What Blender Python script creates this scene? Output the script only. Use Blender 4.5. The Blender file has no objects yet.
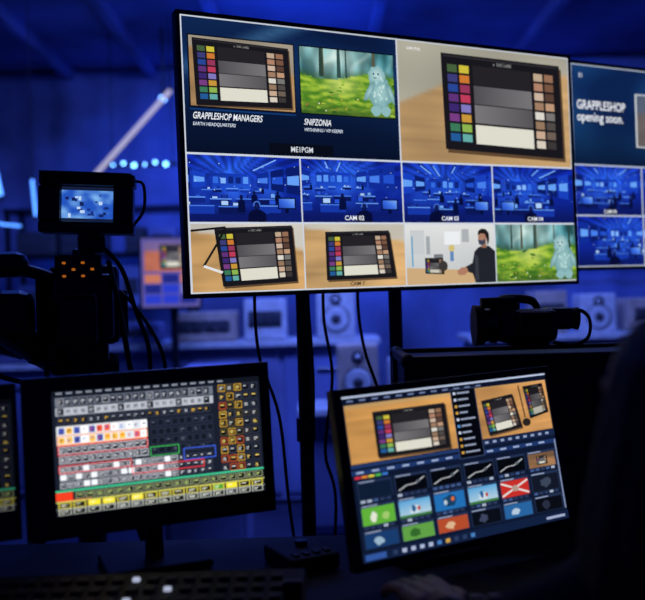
import bpy, bmesh, math, random
from mathutils import Vector, Matrix, noise
random.seed(4)
V = Vector
scene = bpy.context.scene
try:
    scene.view_settings.view_transform = 'Standard'
    scene.view_settings.look = 'None'
except Exception:
    pass
CAMZ = 1.27

# ------------------------------------------------------------ materials
def lin(c):
    return tuple(((x/255.0)/12.92 if x/255.0 <= .04045 else ((x/255.0+.055)/1.055)**2.4) for x in c)

def mat(name, col, rough=.5, metal=0., emit=None, estr=0., nscale=20., namt=.15, bump=.0):
    m = bpy.data.materials.new(name); m.use_nodes = True
    nt = m.node_tree; b = nt.nodes['Principled BSDF']
    tc = nt.nodes.new('ShaderNodeTexCoord')
    nz = nt.nodes.new('ShaderNodeTexNoise'); nz.inputs['Scale'].default_value = nscale
    nz.inputs['Detail'].default_value = 4
    nt.links.new(tc.outputs['Object'], nz.inputs['Vector'])
    rp = nt.nodes.new('ShaderNodeValToRGB')
    l = lin(col)
    rp.color_ramp.elements[0].position = .3; rp.color_ramp.elements[1].position = .7
    rp.color_ramp.elements[0].color = tuple(max(0, x*(1-namt)) for x in l)+(1,)
    rp.color_ramp.elements[1].color = tuple(min(1, x*(1+namt)) for x in l)+(1,)
    nt.links.new(nz.outputs['Fac'], rp.inputs['Fac'])
    nt.links.new(rp.outputs['Color'], b.inputs['Base Color'])
    b.inputs['Roughness'].default_value = rough
    b.inputs['Metallic'].default_value = metal
    if bump:
        bp = nt.nodes.new('ShaderNodeBump'); bp.inputs['Strength'].default_value = bump
        bp.inputs['Distance'].default_value = .01
        nt.links.new(nz.outputs['Fac'], bp.inputs['Height'])
        nt.links.new(bp.outputs['Normal'], b.inputs['Normal'])
    if emit:
        b.inputs['Emission Color'].default_value = lin(emit)+(1,)
        b.inputs['Emission Strength'].default_value = estr
    return m

M_black = mat('black_plastic', (20, 21, 26), .42)
M_black2 = mat('black_rubber', (13, 13, 16), .7)
M_bezel = mat('monitor_bezel', (16, 17, 21), .35)
M_metal = mat('dark_metal', (45, 48, 60), .35, .8)
M_alu = mat('aluminium', (150, 155, 165), .3, .9)
M_desk = mat('desk_black_laminate', (15, 16, 22), .75, bump=.05)
M_wall = mat('wall_paint', (120, 130, 180), .8, nscale=1.1, namt=.6, bump=.1)
M_ceil = mat('ceiling_paint', (100, 112, 165), .8, nscale=.9, namt=.6, bump=.1)
M_floor = mat('stage_floor', (50, 55, 80), .3, nscale=6, bump=.05)
M_white = mat('white_enamel', (215, 218, 225), .4)
M_beige = mat('beige_enamel', (200, 180, 165), .5)
M_cone = mat('speaker_cone', (70, 72, 82), .5)
M_cloth = mat('dark_cloth', (12, 13, 20), .95, nscale=60, bump=.4)
M_skin = mat('skin', (150, 105, 85), .5, nscale=30)
M_hair = mat('hair', (16, 12, 12), .7, nscale=90, bump=.5)
M_eye = mat('eye_white', (220, 220, 215), .2)
M_case = mat('flight_case_laminate', (17, 18, 24), .55, nscale=80, bump=.1)
M_btn = mat('button_dark', (22, 23, 28), .6)
M_btnW = mat('button_lit_white', (200, 200, 200), .4, emit=(215, 225, 255), estr=.6)
M_orange = mat('indicator_orange', (200, 110, 40), .4, emit=(255, 140, 40), estr=.35)
M_tube = mat('led_tube_glow', (200, 225, 255), .4, emit=(80, 150, 255), estr=2.2)
M_lamp = mat('lamp_lens', (200, 225, 255), .4, emit=(110, 180, 255), estr=8.0)
M_beam = mat('pale_beam_glow', (60, 60, 70), .4, emit=(175, 170, 195), estr=1.0)

def screen_mat(name, strength=1.0):
    m = bpy.data.materials.new(name); m.use_nodes = True
    nt = m.node_tree; b = nt.nodes['Principled BSDF']
    at = nt.nodes.new('ShaderNodeAttribute'); at.attribute_name = 'Col'
    b.inputs['Base Color'].default_value = (.004, .004, .005, 1)
    b.inputs['Roughness'].default_value = .5
    b.inputs['Specular IOR Level'].default_value = .2
    nt.links.new(at.outputs['Color'], b.inputs['Emission Color'])
    b.inputs['Emission Strength'].default_value = strength
    return m
M_screen = screen_mat('screen_pixels', 1.0)
M_screen_bright = screen_mat('screen_pixels_bright', 1.3)
M_screen_dim = screen_mat('screen_pixels_dim', .4)

# ------------------------------------------------------------ mesh builder
class MB:
    def __init__(s):
        s.v = []; s.f = []; s.fm = []; s.sm = []; s.mats = []
    def mi(s, m):
        if m not in s.mats: s.mats.append(m)
        return s.mats.index(m)
    def add(s, vs, fs, m, smooth=False):
        o = len(s.v); s.v += [V(x) for x in vs]; k = s.mi(m)
        for f in fs:
            s.f.append([i+o for i in f]); s.fm.append(k); s.sm.append(smooth)
    def box(s, c, size, m, rot=None, bev=.003):
        bm = bmesh.new(); bmesh.ops.create_cube(bm, size=1)
        bmesh.ops.scale(bm, vec=V(size), verts=bm.verts)
        if bev:
            bmesh.ops.bevel(bm, geom=bm.edges[:], offset=min(bev, min(size)*.45), segments=2, affect='EDGES', profile=.5)
        R = (rot.to_4x4() if rot else Matrix.Identity(4)); R = Matrix.Translation(V(c)) @ R
        bm.verts.index_update()
        s.add([R @ v.co for v in bm.verts], [[v.index for v in f.verts] for f in bm.faces], m)
        bm.free()
    def tube(s, pts, rad, m, seg=12, smooth_path=True, cap=True):
        pts = [V(p) for p in pts]
        rads = list(rad) if isinstance(rad, (list, tuple)) else [rad]*len(pts)
        if smooth_path and len(pts) > 2:
            P = []; R = []
            n = len(pts)
            for i in range(n-1):
                a = pts[max(i-1, 0)]; b = pts[i]; c = pts[i+1]; d = pts[min(i+2, n-1)]
                for k in range(6):
                    t = k/6
                    P.append(.5*((2*b)+(c-a)*t+(2*a-5*b+4*c-d)*t*t+(3*b-a-3*c+d)*t**3))
                    R.append(rads[i]*(1-t)+rads[i+1]*t)
            P.append(pts[-1]); R.append(rads[-1]); pts = P; rads = R
        vs = []; fs = []; u = None
        for i, p in enumerate(pts):
            t = (pts[min(i+1, len(pts)-1)]-pts[max(i-1, 0)]).normalized()
            if u is None:
                u = t.orthogonal().normalized()
            else:
                u = (u-t*u.dot(t))
                u = u.normalized() if u.length > 1e-6 else t.orthogonal().normalized()
            w = t.cross(u)
            for k in range(seg):
                a = 2*math.pi*k/seg
                vs.append(p+(u*math.cos(a)+w*math.sin(a))*rads[i])
        for i in range(len(pts)-1):
            for k in range(seg):
                k2 = (k+1) % seg
                fs.append([i*seg+k, i*seg+k2, (i+1)*seg+k2, (i+1)*seg+k])
        s.add(vs, fs, m, True)
        if cap:
            s.add(vs[:seg], [list(range(seg))[::-1]], m)
            s.add(vs[-seg:], [list(range(seg))], m)
    def cyl(s, a, b, r, m, r2=None, seg=24):
        s.tube([a, b], [r, r if r2 is None else r2], m, seg, False)
    def ball(s, c, r, m, seg=20, rot=None):
        if not isinstance(r, (tuple, list)): r = (r, r, r)
        vs = []; fs = []; n = seg; h = seg//2
        R = rot if rot else Matrix.Identity(3)
        for i in range(h+1):
            th = math.pi*i/h
            for k in range(n):
                a = 2*math.pi*k/n
                vs.append(V(c)+R @ V((r[0]*math.sin(th)*math.cos(a), r[1]*math.sin(th)*math.sin(a), r[2]*math.cos(th))))
        for i in range(h):
            for k in range(n):
                fs.append([i*n+k, (i+1)*n+k, (i+1)*n+(k+1) % n, i*n+(k+1) % n])
        s.add(vs, fs, m, True)
    def limb(s, pts, rads, m):
        for p, r in zip(pts, rads): s.ball(p, r, m, 16)
        s.tube(pts, rads, m, 16, False)
    def obj(s, name, parent=None, mw=None, mods=None, world=False):
        me = bpy.data.meshes.new(name)
        vs = s.v
        if mw is not None and world:
            inv = mw.inverted(); vs = [inv @ v for v in vs]
        me.from_pydata([tuple(v) for v in vs], [], s.f)
        for m in s.mats: me.materials.append(m)
        me.polygons.foreach_set('material_index', s.fm)
        me.polygons.foreach_set('use_smooth', s.sm)
        me.update()
        o = bpy.data.objects.new(name, me); scene.collection.objects.link(o)
        if parent:
            o.parent = parent
        elif mw is not None:
            o.matrix_world = mw
        return o

# ------------------------------------------------------------ text cache
_tc = {}
def text_mesh(t, bold=True, shear=0.):
    k = (t, bold, shear)
    if k in _tc: return _tc[k]
    cu = bpy.data.curves.new('t', 'FONT'); cu.body = t
    cu.resolution_u = 3
    if bold: cu.offset = .012
    o = bpy.data.objects.new('t', cu); scene.collection.objects.link(o)
    dg = bpy.context.evaluated_depsgraph_get(); dg.update()
    e = o.evaluated_get(dg); me = e.to_mesh()
    vs = [(v.co.x, min(.80, max(-.26, v.co.y))) for v in me.vertices]
    vs = [(x+shear*y, y) for x, y in vs]
    fs = [list(p.vertices) for p in me.polygons]
    e.to_mesh_clear()
    bpy.data.objects.remove(o); bpy.data.curves.remove(cu)
    w = max([v[0] for v in vs] or [1])
    _tc[k] = (vs, fs, w)
    return _tc[k]

# ------------------------------------------------------------ screen canvas
def quadmap(q):
    (ax, ay), (bx, by), (cx, cy), (dx, dy) = q   # TL TR BR BL
    def f(u, v):
        return ((ax*(1-u)+bx*u)*(1-v)+(dx*(1-u)+cx*u)*v, (ay*(1-u)+by*u)*(1-v)+(dy*(1-u)+cy*u)*v)
    return f
def rmap(x0, y0, x1, y1):
    return quadmap([(x0, y0), (x1, y0), (x1, y1), (x0, y1)])
def sub(f, q):
    g = quadmap(q)
    return lambda u, v: f(*g(u, v))
def subr(f, x0, y0, x1, y1):
    return sub(f, [(x0, y0), (x1, y0), (x1, y1), (x0, y1)])
cl = lambda x: min(1., max(0., x))

class Canvas:
    """coordinates: unit square, u right, v down -> physical w x h panel"""
    def __init__(s, w, h):
        s.w = w; s.h = h; s.v = []; s.f = []; s.c = []; s.L = 0; s.eps = 1.0e-5
    def pt(s, p):
        s.v.append((p[0]*s.w, -.0006-s.L*s.eps, -p[1]*s.h)); return len(s.v)-1
    def poly(s, f, pts, col, cols=None, same=False, clip=True):
        if not same: s.L += 1
        idx = [s.pt(f(cl(u), cl(v)) if clip else f(u, v)) for u, v in pts]
        s.f.append(idx)
        if cols: s.c += [lin(c) for c in cols]
        else: s.c += [lin(col)]*len(idx)
    def rect(s, f, x0, y0, x1, y1, col, cols=None, same=False):
        s.poly(f, [(x0, y0), (x1, y0), (x1, y1), (x0, y1)], col, cols, same)
    def frame(s, f, x0, y0, x1, y1, tx, ty, col, same=True):
        s.rect(f, x0, y0, x1, y0+ty, col, same=same); s.rect(f, x0, y1-ty, x1, y1, col, same=True)
        s.rect(f, x0, y0, x0+tx, y1, col, same=True); s.rect(f, x1-tx, y0, x1, y1, col, same=True)
    def blob(s, f, cx, cy, rx, ry, col, edge=None, n=18, same=False, wob=0., rot=0.):
        if not same: s.L += 1
        if edge is None: edge = col
        c = s.pt(f(cl(cx), cl(cy))); ring = []
        for k in range(n):
            a = 2*math.pi*k/n; q = 1+wob*random.uniform(-1, 1)
            x = rx*q*math.cos(a); y = ry*q*math.sin(a)
            ring.append(s.pt(f(cl(cx+x*math.cos(rot)-y*math.sin(rot)), cl(cy+x*math.sin(rot)+y*math.cos(rot)))))
        for k in range(n):
            s.f.append([c, ring[k], ring[(k+1) % n]]); s.c += [lin(col), lin(edge), lin(edge)]
    def grid(s, f, nx, ny, fn):
        s.L += 1
        ids = [[s.pt(f(i/nx, j/ny)) for i in range(nx+1)] for j in range(ny+1)]
        cc = [[lin(tuple(min(255, max(0, x)) for x in fn(i/nx, j/ny))) for i in range(nx+1)] for j in range(ny+1)]
        for j in range(ny):
            for i in range(nx):
                s.f.append([ids[j][i], ids[j][i+1], ids[j+1][i+1], ids[j+1][i]])
                s.c += [cc[j][i], cc[j][i+1], cc[j+1][i+1], cc[j+1][i]]
    def line(s, f, pts, t, col, same=False, asp=1.):
        if not same: s.L += 1
        for (a, b) in zip(pts[:-1], pts[1:]):
            dx = b[0]-a[0]; dy = b[1]-a[1]; l = math.hypot(dx, dy) or 1
            nx = -dy/l*t; ny = dx/l*t*asp
            s.poly(f, [(a[0]+nx, a[1]+ny), (b[0]+nx, b[1]+ny), (b[0]-nx, b[1]-ny), (a[0]-nx, a[1]-ny)], col, same=True)
    def text(s, f, t, x, y, hgt, col, bold=True, shear=0., align='L', wscale=1.):
        """hgt in v units of map f; keeps physical aspect"""
        if not t: return
        s.L += 1
        vs, fs, w = text_mesh(t, bold, shear)
        p0 = f(0, 0); p1 = f(1, 0); p2 = f(0, 1)
        fw = (p1[0]-p0[0])*s.w; fh = (p2[1]-p0[1])*s.h
        sx = hgt*fh/fw*wscale
        off = {'L': 0, 'C': -w*sx/2, 'R': -w*sx}[align]
        o = [s.pt(f(x+off+vx*sx, y-vy*hgt)) for vx, vy in vs]
        for q in fs:
            s.f.append([o[i] for i in q]); s.c += [lin(col)]*len(q)
    def obj(s, name, parent, m=None):
        me = bpy.data.meshes.new(name); me.from_pydata(s.v, [], s.f)
        a = me.color_attributes.new('Col', 'FLOAT_COLOR', 'CORNER')
        flat = []
        for c in s.c: flat += [c[0], c[1], c[2], 1.]
        a.data.foreach_set('color', flat)
        me.materials.append(m or M_screen); me.update()
        o = bpy.data.objects.new(name, me); scene.collection.objects.link(o); o.parent = parent
        return o

def mul(c, k): return tuple(min(255, x*k) for x in c)
def mix(a, b, t): return tuple(x*(1-t)+y*t for x, y in zip(a, b))
def nz(u, v, s, o=0): return noise.noise(V((u*s+o*7.3, v*s+o*3.1, o*1.7)))

LC = [(70, 95, 60), (205, 190, 60), (60, 60, 120), (205, 120, 50), (40, 70, 150), (150, 55, 90),
      (95, 50, 120), (190, 60, 90), (60, 40, 110), (130, 120, 190), (120, 60, 130), (200, 150, 60),
      (60, 120, 90), (140, 180, 80), (35, 90, 150), (100, 170, 165)]
RC = [(190, 165, 140), (150, 110, 85), (175, 130, 105), (120, 85, 65), (205, 180, 160), (90, 65, 55),
      (160, 125, 100), (190, 150, 120), (220, 215, 205), (120, 118, 115), (150, 120, 95), (80, 75, 72),
      (200, 170, 145), (110, 95, 85), (215, 205, 190), (60, 55, 55)]
def checker(c, f, k=1.):
    c.rect(f, 0, 0, 1, 1, mul((24, 23, 28), k))
    c.L += 1
    c.rect(f, .02, .02, .98, .032, mul((52, 50, 54), k), same=True)
    c.text(f, 'o  DSC LABS', .42, .078, .045, mul((150, 150, 148), k))
    y0, y1 = .10, .92
    n = 8; dy = (y1-y0)/n
    for j in range(n):
        for i in range(2):
            c.rect(f, .045+i*.095, y0+j*dy+.010, .045+i*.095+.078, y0+(j+1)*dy-.012, mul(LC[(j*2+i) % 16], k), same=True)
            c.rect(f, .765+i*.095, y0+j*dy+.010, .765+i*.095+.078, y0+(j+1)*dy-.012, mul(RC[(j*2+i) % 16], k), same=True)
    c.rect(f, .25, .10, .74, .30, mul((36, 34, 38), k), same=True)
    c.rect(f, .25, .31, .74, .50, mul((98, 96, 99), k), cols=[mul((80, 78, 82), k), mul((118, 116, 118), k), mul((118, 116, 118), k), mul((80, 78, 82), k)], same=True)
    c.rect(f, .25, .51, .74, .70, mul((60, 58, 60), k), cols=[mul((120, 118, 120), k), mul((85, 83, 86), k), mul((85, 83, 86), k), mul((120, 118, 120), k)], same=True)
    c.rect(f, .25, .72, .74, .92, mul((222, 220, 205), k), same=True)

def pic_table(c, f, board, wall=(176, 172, 160), wood=(196, 152, 98), bfn=None, k=1., o=0, nx=40, ny=26):
    if bfn is None: bfn = lambda u: .35
    def fn(u, v):
        b = bfn(u)
        g = nz(u*.3, v*4, 6, o)*.10+nz(u, v, 3, o+1)*.12
        t = cl((v-b)*30+.5)
        wcol = mul(wall, (1+.16*nz(u, v, 2, o+2))*k); dcol = mul(wood, (1+g+.12*(u-.5))*k)
        return mix(wcol, dcol, t)
    c.grid(f, nx, ny, fn)
    c.poly(f, [(p[0]+.012, p[1]+.03) for p in board], mul((95, 72, 50), k))
    checker(c, sub(f, board), k)

def pic_forest(c, f, o=0, k=1.):
    def fn(u, v):
        hz = .40+.07*math.sin(u*6)
        n = nz(u, v, 5, o)
        if v < hz:
            base = mix((95, 165, 175), (30, 75, 80), cl(nz(u*3.5, v*1.2, 3, o)*1.3+.5))
            glow = max(0, 1-math.hypot(u-.38, (v-.12)*1.1)*2.1)
            ray = max(0, math.sin((u*1.2+v*.6)*16+n*2))**3
            col = mix(base, (225, 245, 235), cl(.75*glow+.25*ray*(1-v))); col = mix(col, (70, 100, 50), cl(v/hz-.75)*2)
        else:
            base = mix((66, 120, 34), (165, 195, 62), cl(.5+1.2*nz(u, v*2.2, 8, o+2)+.3*nz(u, v, 30, o+3)))
            base = mix(base, (215, 225, 120), cl(.8-3*math.hypot(u-.42, v-.52)))
            col = mix(base, (45, 70, 30), cl((v-.78)*2.6))
        return mul(col, k)
    c.grid(f, 60, 40, fn)
    for i in range(6):
        x = random.random(); w = random.uniform(.006, .016)
        c.poly(f, [(x-w, 0), (x+w, 0), (x+w*1.5, .43), (x-w*1.5, .43)], mul(random.choice([(50, 80, 76), (85, 85, 66), (44, 66, 58)]), k))
    for i in range(40):
        c.blob(f, random.random(), random.uniform(.42, .97), random.uniform(.008, .035), random.uniform(.008, .03),
               mul(random.choice([(110, 160, 48), (78, 130, 40), (160, 190, 70), (52, 90, 36)]), k), None, 7, wob=.4)
    for i in range(14):
        c.blob(f, random.uniform(.05, .6), random.uniform(.7, .95), .008, .011, mul(random.choice([(235, 235, 210), (190, 90, 70), (220, 185, 70)]), k), None, 6)
    fur = (165, 205, 205); ed = (112, 160, 165)
    c.blob(f, .84, .62, .125, .28, mul(fur, k), mul(ed, k), 30, wob=.10)
    c.blob(f, .81, .34, .095, .15, mul((190, 222, 220), k), mul((125, 172, 178), k), 30, wob=.10)
    c.blob(f, .725, .60, .034, .17, mul(fur, k), mul((105, 150, 155), k), 18, wob=.12, rot=.30)
    c.blob(f, .962, .62, .032, .17, mul(fur, k), mul((105, 150, 155), k), 18, wob=.12, rot=-.25)
    c.blob(f, .79, .90, .055, .08, mul((140, 185, 188), k), None, 14, wob=.1)
    c.blob(f, .90, .90, .055, .08, mul((140, 185, 188), k), None, 14, wob=.1)
    for i in range(26):
        a = random.uniform(0, 6.28); q = random.random()
        c.blob(f, .84+.10*q*math.cos(a), .60+.24*q*math.sin(a), .010, .028, mul(random.choice([(200, 225, 222), (140, 185, 188), (175, 212, 210)]), k), None, 6)
    c.blob(f, .775, .32, .010, .018, (40, 55, 60), None, 8); c.blob(f, .825, .32, .010, .018, (40, 55, 60), None, 8)
    c.blob(f, .79, .38, .022, .012, (90, 115, 120), None, 8)

def pic_stage(c, f, o, label=None):
    rs = random.Random(o*13+5)
    vx = rs.uniform(.3, .7); vy = rs.uniform(.30, .42)
    def fn(u, v):
        n = nz(u*1.6, v, 3.5, o)
        d = math.hypot(u-vx, (v-vy)*1.1)
        col = mix((44, 98, 228), (14, 36, 145), cl(d*1.7+n*.6))
        if v > .62: col = mix(col, (12, 24, 96), cl((v-.62)*3.2))
        r = math.atan2(v-vy, u-vx)
        if v < vy-.04: col = mul(col, 1+.28*math.sin(r*26))
        return col
    c.grid(f, 36, 24, fn)
    c.rect(f, vx-.17, vy-.11, vx+.17, vy+.13, (22, 60, 180), cols=[(16, 44, 150), (22, 60, 190), (36, 88, 215), (26, 70, 200)])
    for i in range(5):
        x = vx-.16+.066*i; c.rect(f, x, vy-.07+rs.uniform(0, .03), x+.045, vy+.04, rs.choice([(90, 150, 245), (50, 105, 225), (14, 36, 120), (130, 180, 250)]))
    for s_ in (-1, 1):
        for k in range(3):
            a = .20+.10*k; b = a+.085; g = lambda q: vx+s_*q*(1+.6*q)
            c.poly(f, [(g(a), vy-a*.55), (g(b), vy-b*.55), (g(b), vy+b*.42), (g(a), vy+a*.42)], rs.choice([(16, 44, 150), (24, 64, 190), (10, 28, 105)]))
            c.poly(f, [(g(a)+.01*s_, vy-a*.22), (g(b)-.01*s_, vy-b*.22), (g(b)-.01*s_, vy+b*.10), (g(a)+.01*s_, vy+a*.10)], rs.choice([(70, 125, 235), (34, 80, 205), (100, 160, 245)]))
    for k in range(rs.randint(1, 3)):
        x = rs.uniform(.05, .95); q = rs.uniform(.3, .55)
        c.line(f, [(x, .04), (x+(vx-x)*q, .04+(vy-.04)*q)], .005, (130, 185, 252), asp=1.7)
    for row in range(3):
        y = vy+.13+row*.13; s = .5+.42*row
        for i in range(5-row):
            x = vx+(i-(4-row)/2)*.23*s+rs.uniform(-.03, .03); w = rs.uniform(.07, .11)*s; h = .06*s
            yy = y+rs.uniform(-.02, .02)
            c.rect(f, x-w, yy, x+w, yy+h*1.5, rs.choice([(16, 38, 130), (22, 54, 165), (10, 22, 86)]))
            c.rect(f, x-w, yy-.008, x+w, yy+.008, rs.choice([(72, 124, 235), (100, 155, 248)]))
            for kx in range(2):
                if rs.random() < .75:
                    xx = x-w*.85+kx*w*.9; hh = h*rs.uniform(.7, 1.8); ww = w*rs.uniform(.4, .75)
                    c.rect(f, xx, yy-hh, xx+ww, yy-.008, (8, 18, 74)); c.rect(f, xx+.12*ww, yy-hh*.9, xx+ww*.88, yy-hh*.25, rs.choice([(110, 165, 248), (40, 84, 215), (170, 205, 252), (24, 54, 160)]))
            if rs.random() < .5:
                X = x+w*.75
                c.poly(f, [(X-w*.3, yy+h), (X-w*.26, yy-h*1.0), (X-w*.1, yy-h*1.35), (X+w*.1, yy-h*1.35), (X+w*.26, yy-h*1.0), (X+w*.3, yy+h)], (6, 14, 60))
                c.blob(f, X, yy-h*1.8, w*.14, h*.52, (16, 26, 84), (8, 14, 54), 10)
    fx = rs.choice([.08, .78])
    c.rect(f, fx, .62, fx+.17, .80, (6, 12, 50)); c.rect(f, fx+.012, .64, fx+.158, .78, (60, 110, 225), cols=[(50, 100, 220), (120, 170, 248), (70, 120, 230), (30, 66, 180)])
    c.rect(f, fx+.07, .80, fx+.10, .86, (6, 12, 50)); c.poly(f, [(fx-.08, .86), (fx+.25, .86), (fx+.30, 1), (fx-.12, 1)], (12, 28, 106))
    # nearer operator with headset, seen from behind
    ox_ = rs.uniform(.35, .62)
    c.poly(f, [(ox_-.085, 1), (ox_-.075, .86), (ox_-.03, .81), (ox_+.03, .81), (ox_+.075, .86), (ox_+.085, 1)], (6, 12, 52))
    c.blob(f, ox_, .755, .028, .060, (20, 34, 104), (8, 14, 58), 12); c.line(f, [(ox_-.03, .76), (ox_-.022, .70), (ox_, .685), (ox_+.022, .70), (ox_+.03, .76)], .005, (70, 115, 215), asp=1.7)
    c.L += 1
    for i in range(14):
        c.blob(f, rs.random(), rs.uniform(.05, .6), .004, .008, rs.choice([(150, 200, 255), (210, 235, 255)]), None, 6, same=True)
    if label:
        c.text(f, label, .5, .965, .105, (235, 240, 248), align='C')

def pic_office(c, f):
    def fn(u, v):
        return mix((222, 224, 222), (190, 194, 196), cl(v+.2*nz(u, v, 3, 5)))
    c.grid(f, 16, 10, fn)
    c.rect(f, .05, .10, .20, .50, (200, 203, 205)); c.rect(f, .42, .12, .60, .34, (235, 238, 240))
    c.rect(f, .48, .42, .52, .62, (95, 135, 185)); c.blob(f, .5, .40, .035, .06, (210, 190, 120), None, 12)
    c.poly(f, [(0, .72), (1, .80), (1, 1), (0, 1)], (205, 170, 125))
    c.rect(f, .06, .20, .075, .7, (90, 160, 200)); c.rect(f, .30, .5, .40, .72, (120, 125, 130))
    c.rect(f, .62, .08, .70, .30, (170, 176, 180)); c.rect(f, .22, .2, .26, .5, (160, 166, 170))
    checker(c, sub(f, [(.20, .56), (.40, .56), (.41, .84), (.20, .82)]), .9)
    c.blob(f, .40, .70, .05, .09, (60, 55, 55), None, 10)
    c.poly(f, [(.76, .46), (.81, .39), (.86, .36), (.93, .37), (1, .46), (1, 1), (.76, 1), (.73, .84), (.66, .80), (.64, .73), (.73, .66)], (34, 36, 44))
    c.poly(f, [(.76, .5), (.80, .55), (.80, .95), (.76, .98)], (54, 57, 66))
    c.poly(f, [(.55, .80), (.60, .73), (.66, .73), (.68, .80), (.64, .86), (.57, .86)], (175, 125, 100))
    c.rect(f, .84, .28, .90, .40, (150, 106, 86))
    c.blob(f, .855, .235, .048, .115, (176, 130, 106), (164, 118, 96), 22)
    c.poly(f, [(.802, .19), (.81, .11), (.85, .07), (.90, .08), (.935, .15), (.935, .28), (.915, .36), (.905, .24), (.885, .16), (.84, .15)], (33, 27, 28))
    c.poly(f, [(.803, .26), (.85, .275), (.89, .25), (.885, .32), (.855, .36), (.815, .34)], (60, 66, 84))

def multiview(c):
    F = rmap(0, 0, 1, 1)
    c.rect(F, 0, 0, 1, 1, (205, 212, 225))                     # pale border lines
    a = .0030; b = .005
    P = subr(F, a, b, .5-a/2, .492)
    def bg(u, v):
        col = mix((10, 26, 62), (22, 60, 112), cl(.35+.8*nz(u, v*1.5, 2.2, 3)))
        d = abs((u*.9+v*1.1)-.42); col = mix(col, (85, 140, 180), .55*cl(1-d*9)*(1-v))
        return mix(col, (6, 14, 36), cl(v*1.5-.55))
    c.grid(P, 50, 30, bg)
    c.rect(P, .02, .125, .492, .665, (6, 10, 22))
    pic_table(c, subr(P, .026, .135, .487, .655), [(.03, .03), (.95, .06), (.97, .95), (.05, .99)],
              wall=(150, 140, 125), wood=(170, 134, 92), bfn=lambda u: .15+.3*u, o=2, nx=24, ny=16)
    c.rect(P, .512, .125, .985, .665, (6, 10, 22))
    pic_forest(c, subr(P, .517, .135, .982, .655), 1)
    c.rect(P, .02, .675, .49, .685, (20, 60, 120))
    c.text(P, 'GRAPPLESHOP MANAGERS', .03, .75, .070, (240, 244, 250), shear=.25, wscale=.66)
    c.text(P, 'EARTH HEADQUARTERS', .03, .80, .036, (215, 225, 240), shear=.15, wscale=.85)
    c.text(P, 'SNIPZONIA', .525, .75, .070, (240, 244, 250), shear=.25, wscale=.66)
    c.text(P, 'WITHINING / VIP KEEPER', .525, .80, .036, (215, 225, 240), shear=.15, wscale=.85)
    c.rect(P, .36, .905, .66, .995, (8, 12, 24)); c.text(P, 'ME1PGM', .51, .968, .060, (215, 220, 228), align='C', wscale=.85)
    Q = subr(F, .5+a/2, b, 1-a, .492)
    pic_table(c, Q, [(.235, .065), (.945, .075), (.955, .925), (.245, .885)], wall=(172, 168, 152), wood=(186, 150, 104),
              bfn=lambda u: (.42-.75*u if u < .40 else .06)+.10, o=6, nx=60, ny=40)
    c.text(Q, 'INPUT02', .05, .07, .035, (235, 235, 235))
    for i in range(4):
        x0 = i*.25+(a if i == 0 else a/2); x1 = (i+1)*.25-(a if i == 3 else a/2)
        pic_stage(c, subr(F, x0, .500, x1, .742), i+1, ['', 'CAM 02', 'CAM 03', 'CAM 04'][i])
    T = [subr(F, i*.25+(a if i == 0 else a/2), .750, (i+1)*.25-(a if i == 3 else a/2), 1-b) for i in range(4)]
    pic_table(c, T[0], [(.20, .06), (.90, .02), (.93, .88), (.26, .93)], wall=(205, 200, 190), wood=(198, 155, 100), bfn=lambda u: .10+.3*u, o=9, nx=26, ny=18)
    c.line(T[0], [(.0, .1), (.3, .05), (.22, .3), (.1, .62)], .01, (20, 20, 24), asp=1.6)
    c.line(T[0], [(.1, .62), (.26, .72)], .012, (225, 225, 225), asp=1.6)
    pic_table(c, T[1], [(.20, .12), (.84, .10), (.90, .86), (.20, .88)], wall=(200, 194, 180), wood=(200, 160, 108), bfn=lambda u: .06+.22*u, o=12, nx=26, ny=18)
    c.text(T[1], 'CAM 7', .5, .975, .09, (20, 20, 24), align='C')
    pic_office(c, T[2])
    pic_forest(c, T[3], 4)

def multiview2(c):
    F = rmap(0, 0, 1, 1)
    c.rect(F, 0, 0, 1, 1, (180, 190, 210))
    a = .003; b = .005
    P = subr(F, a, b, .5-a/2, .492)
    def bg(u, v):
        col = mix((12, 34, 78), (26, 78, 134), cl(.4+.9*nz(u, v, 2.5, 8)))
        return mix(col, (6, 16, 40), cl(v*1.3-.5))
    c.grid(P, 40, 24, bg)
    c.text(P, 'GRAPPLESHOP', .03, .44, .13, (240, 244, 250), wscale=.78)
    c.text(P, 'opening soon.', .03, .56, .13, (240, 244, 250), wscale=.86)
    c.text(P, 'E1', .05, .12, .06, (220, 226, 240))
    c.rect(P, .47, .24, .97, .80, (220, 225, 230))
    pic_table(c, subr(P, .48, .25, .96, .79), [(.15, .12), (.86, .10), (.9, .9), (.15, .9)], wall=(90, 100, 120), wood=(110, 100, 100), o=3, nx=16, ny=10)
    Q = subr(F, .5+a/2, b, 1-a, .492); pic_forest(c, Q, 8)
    for i in range(4):
        x0 = i*.25+(a if i == 0 else a/2); x1 = (i+1)*.25-(a if i == 3 else a/2)
        pic_stage(c, subr(F, x0, .500, x1, .742), i+11, 'CAM 0%d' % (i+5))
        pic_stage(c, subr(F, x0, .750, x1, 1-b), i+21, '')

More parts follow.
